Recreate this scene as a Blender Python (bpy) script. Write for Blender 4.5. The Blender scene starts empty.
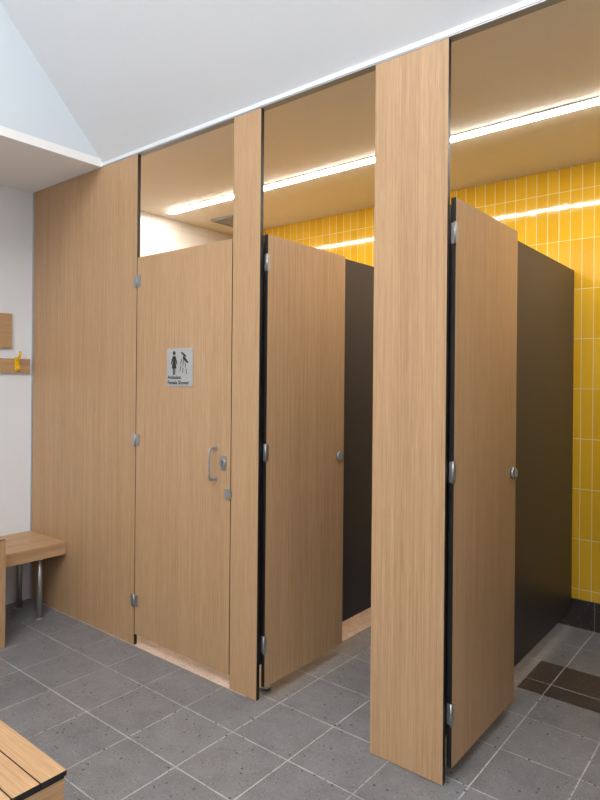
import bpy, bmesh, math
from mathutils import Vector, Matrix

scene = bpy.context.scene
scene.view_settings.view_transform = 'Standard'
scene.view_settings.exposure = 0.0

# ------------------------------------------------------------ helpers
def srgb(r, g, b):
    def c(v):
        v /= 255.0
        return v/12.92 if v <= 0.04045 else ((v+0.055)/1.055)**2.4
    return (c(r), c(g), c(b), 1.0)

def new_mat(name):
    m = bpy.data.materials.new(name); m.use_nodes = True
    nt = m.node_tree
    return m, nt, nt.nodes['Principled BSDF']

def simple(name, col, rough=0.5, metal=0.0, noise=0.0, nscale=30, bump=0.0, spec=0.5):
    m, nt, p = new_mat(name)
    p.inputs['Roughness'].default_value = rough
    p.inputs['Metallic'].default_value = metal
    p.inputs['Specular IOR Level'].default_value = spec
    tc = nt.nodes.new('ShaderNodeTexCoord')
    n = nt.nodes.new('ShaderNodeTexNoise'); n.inputs['Scale'].default_value = nscale
    nt.links.new(tc.outputs['Object'], n.inputs['Vector'])
    r = nt.nodes.new('ShaderNodeMapRange')
    r.inputs['To Min'].default_value = 1-noise; r.inputs['To Max'].default_value = 1+noise
    nt.links.new(n.outputs['Fac'], r.inputs['Value'])
    mx = nt.nodes.new('ShaderNodeVectorMath'); mx.operation = 'SCALE'
    mx.inputs[0].default_value = col[:3]
    nt.links.new(r.outputs['Result'], mx.inputs['Scale'])
    nt.links.new(mx.outputs['Vector'], p.inputs['Base Color'])
    if bump:
        b = nt.nodes.new('ShaderNodeBump'); b.inputs['Strength'].default_value = bump
        b.inputs['Distance'].default_value = 0.002
        nt.links.new(n.outputs['Fac'], b.inputs['Height'])
        nt.links.new(b.outputs['Normal'], p.inputs['Normal'])
    return m

def wood(name, axis='Z', dark=(156,119,84), light=(205,167,126), rough=0.42):
    m, nt, p = new_mat(name)
    L = nt.links
    tc = nt.nodes.new('ShaderNodeTexCoord')
    oi = nt.nodes.new('ShaderNodeObjectInfo')
    off = nt.nodes.new('ShaderNodeVectorMath'); off.operation = 'MULTIPLY_ADD'
    L.new(oi.outputs['Random'], off.inputs[0]); off.inputs[1].default_value = (17.3, 5.1, 9.7)
    L.new(tc.outputs['Object'], off.inputs[2])
    def sc(a, b):
        return {'Z': (a, a, b), 'X': (b, a, a), 'Y': (a, b, a)}[axis]
    def noise(a, b, detail=3, rough=0.6, dist=0.0):
        mp = nt.nodes.new('ShaderNodeMapping'); mp.inputs['Scale'].default_value = sc(a, b)
        L.new(off.outputs['Vector'], mp.inputs['Vector'])
        n = nt.nodes.new('ShaderNodeTexNoise'); n.inputs['Scale'].default_value = 1
        n.inputs['Detail'].default_value = detail; n.inputs['Roughness'].default_value = rough
        n.inputs['Distortion'].default_value = dist
        L.new(mp.outputs['Vector'], n.inputs['Vector'])
        return n.outputs['Fac']
    fine = noise(450, 9, 3, 0.7)
    mid = noise(190, 1.6, 4, 0.65, 0.1)
    broad = noise(12, 0.3, 2, 0.5)
    def mix(a, b, f):
        x = nt.nodes.new('ShaderNodeMix'); x.data_type = 'FLOAT'
        x.inputs[0].default_value = f
        L.new(a, x.inputs[2]); L.new(b, x.inputs[3]); return x.outputs[0]
    v = mix(mix(fine, mid, 0.5), broad, 0.12)
    cr = nt.nodes.new('ShaderNodeValToRGB')
    cr.color_ramp.elements[0].position = 0.30; cr.color_ramp.elements[0].color = srgb(*dark)
    cr.color_ramp.elements[1].position = 0.66; cr.color_ramp.elements[1].color = srgb(*light)
    L.new(v, cr.inputs['Fac']); L.new(cr.outputs['Color'], p.inputs['Base Color'])
    p.inputs['Roughness'].default_value = rough
    p.inputs['Specular IOR Level'].default_value = 0.35
    b = nt.nodes.new('ShaderNodeBump'); b.inputs['Strength'].default_value = 0.08
    b.inputs['Distance'].default_value = 0.001
    L.new(fine, b.inputs['Height']); L.new(b.outputs['Normal'], p.inputs['Normal'])
    return m

def tile_mat(name, base, var, grout, w, h, mortar, plane='XY', off=(0, 0), rough=0.45,
             speckle=None, bumpy=0.0, spec=0.5, msmooth=0.1):
    m, nt, p = new_mat(name); L = nt.links
    g = nt.nodes.new('ShaderNodeNewGeometry')
    sep = nt.nodes.new('ShaderNodeSeparateXYZ'); L.new(g.outputs['Position'], sep.inputs[0])
    cmb = nt.nodes.new('ShaderNodeCombineXYZ')
    a, b = {'XY': ('X', 'Y'), 'XZ': ('X', 'Z'), 'YZ': ('Y', 'Z')}[plane]
    for ax, i, o in ((a, 0, off[0]), (b, 1, off[1])):
        ad = nt.nodes.new('ShaderNodeMath'); ad.operation = 'ADD'; ad.inputs[1].default_value = o + 30
        L.new(sep.outputs[ax], ad.inputs[0]); L.new(ad.outputs[0], cmb.inputs[i])
    br = nt.nodes.new('ShaderNodeTexBrick')
    br.offset = 0; br.squash = 1
    br.inputs['Scale'].default_value = 1
    br.inputs['Brick Width'].default_value = w
    br.inputs['Row Height'].default_value = h
    br.inputs['Mortar Size'].default_value = mortar
    br.inputs['Mortar Smooth'].default_value = msmooth
    br.inputs['Bias'].default_value = 0
    br.inputs['Color1'].default_value = base
    br.inputs['Color2'].default_value = var
    br.inputs['Mortar'].default_value = grout
    L.new(cmb.outputs[0], br.inputs['Vector'])
    col = br.outputs['Color']
    if speckle:
        n = nt.nodes.new('ShaderNodeTexNoise'); n.inputs['Scale'].default_value = 9
        n.inputs['Detail'].default_value = 6
        L.new(g.outputs['Position'], n.inputs['Vector'])
        mr = nt.nodes.new('ShaderNodeMapRange'); mr.inputs['From Min'].default_value = .3
        mr.inputs['From Max'].default_value = .7
        mr.inputs['To Min'].default_value = .86; mr.inputs['To Max'].default_value = 1.14
        L.new(n.outputs['Fac'], mr.inputs['Value'])
        s = nt.nodes.new('ShaderNodeVectorMath'); s.operation = 'SCALE'
        L.new(col, s.inputs[0]); L.new(mr.outputs[0], s.inputs['Scale'])
        col = s.outputs['Vector']
        for k, (sc_, thr, c) in enumerate(speckle):
            sh = nt.nodes.new('ShaderNodeVectorMath'); sh.operation = 'ADD'
            L.new(g.outputs['Position'], sh.inputs[0]); sh.inputs[1].default_value = (k*3.7, k*1.9, k*.77)
            v = nt.nodes.new('ShaderNodeTexVoronoi'); v.inputs['Scale'].default_value = sc_
            L.new(sh.outputs[0], v.inputs['Vector'])
            sp = nt.nodes.new('ShaderNodeSeparateColor'); L.new(v.outputs['Color'], sp.inputs[0])
            c1 = nt.nodes.new('ShaderNodeMath'); c1.operation = 'GREATER_THAN'
            c1.inputs[1].default_value = thr; L.new(sp.outputs[0], c1.inputs[0])
            c2 = nt.nodes.new('ShaderNodeMath'); c2.operation = 'LESS_THAN'
            c2.inputs[1].default_value = 0.34; L.new(v.outputs['Distance'], c2.inputs[0])
            c3 = nt.nodes.new('ShaderNodeMath'); c3.operation = 'MULTIPLY'
            L.new(c1.outputs[0], c3.inputs[0]); L.new(c2.outputs[0], c3.inputs[1])
            mx = nt.nodes.new('ShaderNodeMix'); mx.data_type = 'RGBA'
            L.new(c3.outputs[0], mx.inputs[0]); L.new(col, mx.inputs[6]); mx.inputs[7].default_value = c
            col = mx.outputs[2]
    L.new(col, p.inputs['Base Color'])
    rr = nt.nodes.new('ShaderNodeMapRange'); rr.inputs['To Min'].default_value = rough
    rr.inputs['To Max'].default_value = 0.8
    L.new(br.outputs['Fac'], rr.inputs['Value']); L.new(rr.outputs[0], p.inputs['Roughness'])
    p.inputs['Specular IOR Level'].default_value = spec
    bm1 = nt.nodes.new('ShaderNodeBump'); bm1.invert = True
    bm1.inputs['Strength'].default_value = 0.5; bm1.inputs['Distance'].default_value = 0.002
    L.new(br.outputs['Fac'], bm1.inputs['Height'])
    if bumpy:
        n2 = nt.nodes.new('ShaderNodeTexNoise'); n2.inputs['Scale'].default_value = 14
        L.new(g.outputs['Position'], n2.inputs['Vector'])
        bm2 = nt.nodes.new('ShaderNodeBump'); bm2.inputs['Strength'].default_value = bumpy
        bm2.inputs['Distance'].default_value = 0.004
        L.new(n2.outputs['Fac'], bm2.inputs['Height']); L.new(bm1.outputs['Normal'], bm2.inputs['Normal'])
        L.new(bm2.outputs['Normal'], p.inputs['Normal'])
    else:
        L.new(bm1.outputs['Normal'], p.inputs['Normal'])
    return m

def emis(name, col, s):
    m = bpy.data.materials.new(name); m.use_nodes = True; nt = m.node_tree
    nt.nodes.clear()
    e = nt.nodes.new('ShaderNodeEmission'); e.inputs[0].default_value = col; e.inputs[1].default_value = s
    o = nt.nodes.new('ShaderNodeOutputMaterial'); nt.links.new(e.outputs[0], o.inputs[0])
    return m

def obj_from_bm(name, bm, mats, parent=None, loc=(0, 0, 0), smooth=False):
    me = bpy.data.meshes.new(name); bm.normal_update(); bm.to_mesh(me); bm.free()
    for m in mats: me.materials.append(m)
    if smooth:
        for p in me.polygons: p.use_smooth = True
    o = bpy.data.objects.new(name, me); scene.collection.objects.link(o)
    o.location = loc
    if parent: o.parent = parent
    return o

def empty(name, loc=(0, 0, 0), rz=0):
    e = bpy.data.objects.new(name, None); scene.collection.objects.link(e)
    e.location = loc; e.rotation_euler = (0, 0, rz); e.empty_display_size = 0.1
    return e

def add_box(bm, x0, x1, y0, y1, z0, z1, mi=0):
    vs = [bm.verts.new((x, y, z)) for x in (x0, x1) for y in (y0, y1) for z in (z0, z1)]
    fs = [(0,1,3,2),(4,6,7,5),(0,4,5,1),(2,3,7,6),(0,2,6,4),(1,5,7,3)]
    out = []
    for f in fs:
        fc = bm.faces.new([vs[i] for i in f]); fc.material_index = mi; out.append(fc)
    return out

def box(name, x0, x1, y0, y1, z0, z1, mats, parent=None, bev=0.0, edge_axis=None):
    """edge_axis: faces whose normal is not along that axis take material 1 (black core)."""
    cx, cy, cz = (x0+x1)/2, (y0+y1)/2, (z0+z1)/2
    bm = bmesh.new()
    add_box(bm, x0-cx, x1-cx, y0-cy, y1-cy, z0-cz, z1-cz)
    bmesh.ops.recalc_face_normals(bm, faces=bm.faces)
    if edge_axis is not None:
        for f in bm.faces:
            if abs(f.normal[edge_axis]) < 0.5: f.material_index = 1
    if bev:
        bmesh.ops.bevel(bm, geom=list(bm.edges), offset=bev, segments=2, affect='EDGES')
    if not isinstance(mats, (list, tuple)): mats = [mats]
    return obj_from_bm(name, bm, mats, parent, (cx, cy, cz))

def poly(name, pts, mat, parent=None):
    bm = bmesh.new()
    bm.faces.new([bm.verts.new(p) for p in pts])
    return obj_from_bm(name, bm, [mat], parent)

def cyl(name, p0, p1, r, mat, parent=None, seg=20, r2=None):
    p0 = Vector(p0); p1 = Vector(p1); d = p1-p0
    bm = bmesh.new()
    bmesh.ops.create_cone(bm, cap_ends=True, segments=seg, radius1=r, radius2=r if r2 is None else r2, depth=d.length)
    q = Vector((0, 0, 1)).rotation_difference(d)
    bmesh.ops.rotate(bm, verts=bm.verts, cent=(0, 0, 0), matrix=q.to_matrix())
    o = obj_from_bm(name, bm, [mat], parent, (p0+p1)/2)
    for f in o.data.polygons: f.use_smooth = len(f.vertices) == 4
    return o

def tube(name, pts, r, mat, parent=None, res=6):
    cu = bpy.data.curves.new(name, 'CURVE'); cu.dimensions = '3D'; cu.bevel_depth = r; cu.bevel_resolution = 4
    s = cu.splines.new('BEZIER'); s.bezier_points.add(len(pts)-1)
    for b, p in zip(s.bezier_points, pts):
        b.co = p; b.handle_left_type = b.handle_right_type = 'AUTO'
    cu.use_fill_caps = True; cu.resolution_u = res
    cu.materials.append(mat)
    o = bpy.data.objects.new(name, cu); scene.collection.objects.link(o)
    if parent: o.parent = parent
    return o

# ------------------------------------------------------------ materials
M_wood = wood('oak_laminate_vertical', 'Z')
M_woodX = wood('oak_laminate_horizontal_x', 'X')
M_woodY = wood('oak_laminate_horizontal_y', 'Y')
M_black = simple('black_compact_core', srgb(26, 24, 24), 0.5, noise=0.1)
M_dark = simple('charcoal_laminate', srgb(70, 64, 64), 0.42, noise=0.05, nscale=200, spec=0.3)
M_white = simple('white_paint', srgb(230, 231, 232), 0.6, noise=0.01)
M_bluewhite = simple('cool_white_paint', srgb(214, 222, 228), 0.6, noise=0.01)
M_whitewall = simple('white_wall_laminate', srgb(232, 235, 238), 0.4, noise=0.01)
M_soffit = simple('soffit_paint', srgb(246, 245, 243), 0.7, noise=0.01)
M_ceil = simple('shower_ceiling_paint', srgb(242, 234, 218), 0.45, noise=0.02)
M_alu = simple('anodised_aluminium', srgb(190, 192, 195), 0.4, 0.8, noise=0.03)
M_trimw = simple('white_powdercoat', srgb(228, 230, 232), 0.35, 0.1, noise=0.01)
M_trimg = simple('grey_anodised_channel', srgb(160, 162, 164), 0.45, 0.4, noise=0.01)
M_steel = simple('satin_stainless', srgb(172, 172, 172), 0.42, 0.85, noise=0.05, nscale=80)
M_yel_hook = simple('yellow_hook_enamel', srgb(240, 190, 10), 0.3)
M_sign = simple('brushed_sign_plate', srgb(182, 180, 178), 0.5, 0.2, noise=0.04, nscale=120)
M_ink = simple('black_sign_ink', srgb(20, 20, 22), 0.5)
M_floor = tile_mat('grey_speckled_floor_tile', srgb(128, 127, 129), srgb(120, 120, 123), srgb(172, 171, 168),
                   0.3, 0.3, 0.003, 'XY', off=(0.0, 0.0), rough=0.3,
                   speckle=[(120, 0.80, srgb(152, 150, 148)), (110, 0.80, srgb(98, 96, 98)), (75, 0.94, srgb(142, 116, 104)),
                            (60, 0.955, srgb(78, 76, 78))], msmooth=0.2)
M_floor_b = tile_mat('beige_shower_floor_tile', srgb(208, 184, 168), srgb(200, 176, 160), srgb(196, 182, 168),
                     0.1, 0.1, 0.002, 'XY', rough=0.4,
                     speckle=[(95, 0.80, srgb(222, 208, 198)), (80, 0.84, srgb(160, 132, 116))])
M_floor_d = tile_mat('dark_brown_speckled_tile', srgb(68, 58, 56), srgb(62, 54, 53), srgb(150, 145, 140),
                     0.3, 0.36, 0.0032, 'XY', off=(0.0, -2.94-0.12+0.24), rough=0.45,
                     speckle=[(95, 0.82, srgb(106, 95, 90)), (80, 0.85, srgb(38, 34, 34))])
M_skirt = tile_mat('dark_skirting_tile', srgb(58, 52, 50), srgb(52, 48, 47), srgb(120, 115, 110),
                   0.3, 0.4, 0.003, 'XZ', rough=0.35,
                   speckle=[(75, 0.86, srgb(105, 95, 90))])
M_yellow = tile_mat('yellow_glazed_wall_tile', srgb(238, 190, 52), srgb(230, 178, 38), srgb(238, 222, 160),
                    0.067, 0.3, 0.0022, 'XZ', off=(0.0, 0.07), rough=0.07, bumpy=0.1)
M_wtile = tile_mat('white_glazed_wall_tile', srgb(235, 232, 226), srgb(230, 228, 222), srgb(210, 205, 198),
                   0.3, 0.3, 0.002, 'YZ', rough=0.2)
M_led = emis('led_diffuser', (1.0, 0.94, 0.87, 1), 68.0)
M_sky = emis('skylight_diffuser', (0.95, 0.975, 1.0, 1), 12.5)
M_fill = emis('rear_fill_glow', (0.96, 0.98, 1.0, 1), 6.5)  # glow of the added rear fill panel, not real glazing

# ------------------------------------------------------------ dimensions
YF = 2.04         # front face of partition line
XL = -3.945       # left wall
XR = 1.25         # right wall
YB = 3.90         # tiled back wall
YN = -2.4         # wall behind camera
ZP = 2.70         # panel height
ZC = 2.775        # shower ceiling
ZD = 2.13         # door top
T = 0.02
ZT = 4.3

# ------------------------------------------------------------ room shell
box('floor', XL-.1, XR+.1, YN-.1, YB+.1, -0.1, 0.0, M_floor)
box('floor_ambulant_shower', XL, -1.955, YF-.002, YB, 0.0, 0.003, M_floor_b)
box('floor_drain_tiles', -1.02, -0.12, 2.94, 3.3, 0.0, 0.003, M_floor_d)
box('wall_left', XL-.1, XL, YN, YF+T, 0.0, ZP+.2, M_whitewall)
box('wall_left_shower', XL-.1, XL, YF+T, YB+.1, 0.0, ZP+.3, M_wtile)
box('wall_back', XL, XR+.1, YB, YB+.1, 0.0, ZP+.3, M_yellow)
box('wall_right', XR, XR+.1, YN, YB, 0.0, ZT, M_white)
box('wall_rear', XL-.1, XR+.1, YN-.1, YN, 0.0, ZT, M_white)
box('ceiling_showers', XL, XR, YF+.02, YB, ZC, ZC+.1, M_ceil)
box('baseboard_back', XL, XR, YB-.012, YB, 0.0, 0.17, M_skirt)
box('trim_1', XL, XR, YF-.004, YF+T+.02, ZP+.007, ZP+.026, M_trimw, bev=0.001)          # head channel
box('trim_4', XL, XR, YF-.002, YF+T+.016, ZP, ZP+.007, M_trimg)
box('trim_2', XL, XR, YF+.008, YF+T+.012, ZP+.026, ZC+.1, M_white)
box('trim_3', XL, XL+.014, YF-.006, YF+T+.006, 0.0, ZP, M_alu, bev=0.001)        # wall channel
XS = -3.153
slope = math.tan(math.radians(47))
zt = ZT; yt = YF+.01-(zt-(ZP+.024))/slope
poly('ceiling_slope', [(XS, YF+.01, ZP+.024), (XR, YF+.01, ZP+.024), (XR, yt, zt), (XS, yt, zt)], M_white)
box('ceiling_soffit', XL, XS, YN, YF+.005, ZP+.002, ZP+.05, M_soffit)
box('wall_soffit_riser', XS-.05, XS, YN, YF+.01, ZP+.05, ZT, M_bluewhite)
box('ceiling_top', XS-.05, XR, YN, yt+.01, ZT, ZT+.05, M_white)
def glazing(name, loc, hx, hy, mat, rot=(0, 0, 0)):
    sk = empty(name, loc); sk.rotation_euler = rot
    box('glass', -hx, hx, -hy, hy, -0.02, -0.012, mat, sk)
    fr = bmesh.new()
    add_box(fr, -hx-.06, hx+.06, -hy-.06, -hy, -0.03, -0.001); add_box(fr, -hx-.06, hx+.06, hy, hy+.06, -0.03, -0.001)
    add_box(fr, -hx-.06, -hx, -hy, hy, -0.03, -0.001); add_box(fr, hx, hx+.06, -hy, hy, -0.03, -0.001)
    for k in (-1, 1): add_box(fr, k*hx/3-.02, k*hx/3+.02, -hy, hy, -0.03, -0.021)
    obj_from_bm('frame', fr, [M_trimw], sk)
glazing('window_1', (-0.8, -0.6, ZT), 1.6, .75, M_sky)
glazing('rear_fill_panel', (-1.1, YN, 2.0), 1.8, .85, M_fill, (math.radians(-90), 0, 0))  # unseen glowing panel on the rear wall, added as frontal fill light

# ------------------------------------------------------------ LED strip
led = empty('linear_ceiling_light', (0, 3.06, ZC))
box('diffuser', -3.80, 1.0, -.028, .028, -.010, -.002, M_led, led)
b = bmesh.new()
add_box(b, -3.806, 1.006, -.034, -.028, -.006, 0); add_box(b, -3.806, 1.006, .028, .034, -.006, 0)
add_box(b, -3.806, -3.80, -.028, .028, -.006, 0); add_box(b, 1.0, 1.006, -.028, .028, -.006, 0)
obj_from_bm('housing', b, [M_trimw], led)
vent = empty('ceiling_vent', (-3.55, 3.55, ZC))
b = bmesh.new()
for i in range(7): add_box(b, -.13, .13, -.12+i*.036, -.10+i*.036, -.012, 0)
add_box(b, -.15, .15, -.15, -.13, -.014, 0); add_box(b, -.15, .15, .13, .15, -.014, 0)
add_box(b, -.15, -.13, -.13, .13, -.014, 0); add_box(b, .13, .15, -.13, .13, -.014, 0)
obj_from_bm('grille', b, [M_trimg], vent)

# ------------------------------------------------------------ timber panels
def panel(x0, x1):
    return box('timber_partition_panel', x0, x1, YF, YF+T, 0.003, ZP, [M_wood, M_black], edge_axis=1)
X1, X2, X3, X4, X5 = -2.808, -2.063, -1.889, -1.281, -0.973
panel(XL+.014, X1)
panel(X2, X3)
panel(X4, X5)
panel(-0.36, -0.05)
panel(0.58, XR)

def divider(x, z0=0.13):
    r = empty('cubicle_divider', (x, 0, 0))
    box('divider_panel', -.009, .009, YF+T+.015, YB-.014, z0, ZD+.01, [M_dark, M_black], r, edge_axis=0)
    zf = .004 if x < -1.9 and x > -1.955 else 0.0
    cyl('foot', (0, 2.16, .012), (0, 2.16, z0), .012, M_steel, r)
    cyl('foot_flange', (0, 2.16, zf), (0, 2.16, 0.012), .026, M_steel, r)
divider(-1.94, .13)
divider(-1.037, .10)
divider(-.11, .10)

# ------------------------------------------------------------ doors
def hinge(parent, z, closed):
    if closed:
        box('hinge_leaf', .002, .030, -.005, 0.0, z-.032, z+.032, M_steel, parent, bev=.0012)
        box('hinge_leaf', -.030, -.004, -.005, -.0005, z-.032, z+.032, M_steel, parent, bev=.0012)
        cyl('hinge_knuckle', (-.001, -.006, z-.034), (-.001, -.006, z+.034), .0042, M_steel, parent)
    else:
        box('hinge_leaf', -.003, .014, -.002, -0.0003, z-.038, z+.038, M_steel, parent, bev=.0006)
        box('hinge_leaf', -.003, .0, .000, .018, z-.038, z+.038, M_steel, parent, bev=.0006)
        cyl('hinge_knuckle', (-.006, .001, z-.040), (-.006, .001, z+.040), .0042, M_steel, parent)

def lock(parent, x, z, w, flatplate=False):
    if flatplate:
        box('lock_plate', x-.02, x+.02, -.006, 0, z-.034, z+.034, M_steel, parent, bev=.0055)
    cyl('lock_rose', (x, -.014, z), (x, 0, z), .019 if flatplate else .025, M_steel, parent, 28)
    box('lock_snib', x-.006, x+.006, -.024, -.014, z-.017, z+.017, M_steel, parent, bev=.003)
    box('lock_case', x-.03, min(x+.03, w-.002), T, T+.016, z-.035, z+.035, M_steel, parent, bev=.003)

def door(name, x, y, w, ang, z0, closed=False):
    r = empty(name, (x, y, 0), math.radians(ang))
    box('door_leaf', 0, w, 0, T, z0, ZD, [M_wood, M_black], r, edge_axis=1)
    for z in (2.0, 1.13, .25): hinge(r, z, closed)
    lock(r, w-.045, 1.065, w, closed)
    return r

w1 = X2-X1-.010
d1 = door('door_1', X1+.005, YF, w1, 0, .065, True)
hx = w1-.10
tube('pull_handle', [(hx, 0, .985), (hx, -.035, .985), (hx, -.042, 1.0), (hx, -.042, 1.115),
                     (hx, -.035, 1.13), (hx, 0, 1.13)], .006, M_steel, d1)
for z in (.985, 1.13): cyl('handle_rose', (hx, -.006, z), (hx, 0, z), .012, M_steel, d1)
box('door_stop_bracket', w1-.032, w1+.012, -.012, -.0005, .90, .945, M_steel, d1, bev=.003)
door('door_2', -1.871, YF+T+.014, .618, 90, .055)
door('door_3', -.955, YF+T+.014, .635, 90, .055)
door('door_4', -.03, YF+T+.014, .60, 90, .055)

# ------------------------------------------------------------ sign on door 1
sg = empty('ambulant_shower_sign', (-2.44, YF-.0006, 1.525))
box('plate', -.102, .102, -.003, 0, -.098, .098, M_sign, sg, bev=.001)
def flat(name, loops, circ=()):
    bm = bmesh.new()
    for pts in loops:
        bm.faces.new([bm.verts.new((x, -.0036, z)) for x, z in pts])
    for (cx, cz, r) in circ:
        bm.faces.new([bm.verts.new((cx+r*math.cos(a*math.pi/10), -.0036, cz+r*math.sin(a*math.pi/10))) for a in range(20)])
    return obj_from_bm(name, bm, [M_ink], sg)
flat('female_figure', [[(-.052,.058),(-.030,.058),(-.014,.018),(-.021,.014),(-.031,.036),(-.022,-.006),(-.031,-.006),(-.031,-.038),(-.039,-.038),(-.039,-.006),(-.042,-.006),(-.042,-.038),(-.050,-.038),(-.050,-.006),(-.060,-.006),(-.050,.036),(-.060,.014),(-.067,.018)]],
     [(-.041, .073, .011)])
flat('shower_symbol', [[(.012,.072),(.017,.080),(.054,.058),(.049,.050)], [(.026,.050),(.034,.060),(.072,.024),(.062,.020),(.030,.040)],
     [(.016,.042),(.021,.044),(.012,.014),(.007,.015)], [(.029,.036),(.034,.037),(.030,.006),(.025,.006)], [(.042,.026),(.047,.026),(.052,-.002),(.047,-.002)],
     [(.010,.008),(.015,.008),(.006,-.022),(.001,-.021)], [(.027,-.002),(.032,-.002),(.030,-.028),(.025,-.028)], [(.049,-.008),(.054,-.008),(.060,-.034),(.055,-.034)]])
for i, t in enumerate(('Ambulant', 'Female Shower')):
    cu = bpy.data.curves.new('text', 'FONT'); cu.body = t; cu.size = .027; cu.extrude = .0003; cu.offset = .0005
    cu.materials.append(M_ink)
    o = bpy.data.objects.new('sign_text', cu); scene.collection.objects.link(o); o.parent = sg
    o.location = (-.092, -.0036, -.060-i*.027); o.rotation_euler = (math.pi/2, 0, 0)

# ------------------------------------------------------------ wall bench (left)
wb = empty('wall_bench', (XL, 0, 0))
Y0b, Y1b = 1.60, YF-.004
for i, (a, c) in enumerate(((0.004, .145), (.150, .295), (.300, .442))):
    box('seat_slat', a, c, Y0b, Y1b, .432, .452, [M_woodY, M_black], wb)
box('front_rail', .418, .438, Y0b, Y1b, .375, .4315, [M_woodY], wb)
box('seat_support', .02, .417, 1.885, 1.925, .404, .4318, M_steel, wb)
for xx in (.12, .37):
    cyl('leg', (xx, 1.905, 0.001), (xx, 1.905, .404), .017, M_steel, wb)
    cyl('leg_flange', (xx, 1.905, 0.0), (xx, 1.905, .008), .034, M_steel, wb)
    cyl('leg_collar', (xx, 1.905, .385), (xx, 1.905, .404), .028, M_steel, wb)

bx = empty('timber_box_seat', (-3.6, 1.1, 0))
def bxb(n, x0, x1, y0, y1, z0, z1, m, e): box(n, x0+3.6, x1+3.6, y0-1.1, y1-1.1, z0, z1, m, bx, edge_axis=e)
bxb('side_panel', -3.335, -3.315, .70, 1.575, 0.0, .585, [M_wood, M_black], 0)
bxb('end_panel', -3.94, -3.336, 1.555, 1.575, 0.0, .565, [M_wood, M_black], 1)
bxb('end_panel', -3.94, -3.336, .70, .72, 0.0, .565, [M_wood, M_black], 1)
bxb('seat_top', -3.94, -3.336, .70, 1.575, .566, .585, [M_woodY, M_black], 2)

# foreground slatted bench
fb = empty('slatted_bench', (-1.446, .848, 0))
for i in range(6):
    box('seat_slat', -1.6, 0, -.0685-i*.072, -i*.072, .437, .450, [M_woodX, M_black], fb, edge_axis=2)
box('seat_core', -1.596, -.004, -.424, -.004, .430, .4368, M_black, fb)
box('apron_front', -.024, -.003, -.424, -.004, .30, .4298, [M_woodY, M_black], fb, edge_axis=0)
box('apron_side', -1.59, -.025, -.024, -.004, .30, .4298, [M_woodX, M_black], fb, edge_axis=1)
box('end_panel', -.052, -.026, -.42, -.03, 0.0, .4298, [M_wood, M_black], fb, edge_axis=0)
box('end_panel', -1.585, -1.562, -.42, -.03, 0.0, .4298, [M_wood, M_black], fb, edge_axis=0)

# ------------------------------------------------------------ wall fittings on left wall
cr = empty('coat_hook_rail', (XL, 0, 0))
box('rail', .001, .019, .9, 2.015, 1.50, 1.592, [M_woodY, M_black], cr, edge_axis=0)
for k, yy in enumerate((1.925, 1.55, 1.2)):
    box('hook_plate', .019, .024, yy-.014, yy+.014, 1.515, 1.60, M_yel_hook, cr, bev=.002)
    tube('hook_upper', [(.024, yy, 1.585), (.045, yy, 1.59), (.062, yy, 1.61), (.066, yy, 1.64)], .0075, M_yel_hook, cr)
    tube('hook_lower', [(.024, yy, 1.54), (.038, yy, 1.522), (.052, yy, 1.525), (.056, yy, 1.55)], .0075, M_yel_hook, cr)
box('timber_wall_board', XL+.001, XL+.02, 1.35, 1.893, 1.66, 1.88, [M_woodY, M_black], edge_axis=0, bev=0)

# ------------------------------------------------------------ world + camera
w = bpy.data.worlds.new('world'); scene.world = w; w.use_nodes = True
w.node_tree.nodes['Background'].inputs[0].default_value = (.8, .9, 1, 1)
w.node_tree.nodes['Background'].inputs[1].default_value = 0.5

f = 610.0
cd = bpy.data.cameras.new('camera'); cam = bpy.data.objects.new('camera', cd); scene.collection.objects.link(cam)
cd.sensor_fit = 'VERTICAL'; cd.sensor_height = 36; cd.lens = f/800*36
cd.clip_start = 0.01
cd.shift_y = -17/800
th = math.radians(0.5)
fwd = Vector((-0.6287, 0.7777, 0)).normalized(); up = Vector((0, 0, 1)); rt = fwd.cross(up)
r2 = rt*math.cos(th)+up*math.sin(th); u2 = up*math.cos(th)-rt*math.sin(th)
mt = Matrix((r2, u2, -fwd)).transposed().to_4x4(); mt.translation = (0, 0, 1.45)
cam.matrix_world = mt
scene.camera = cam
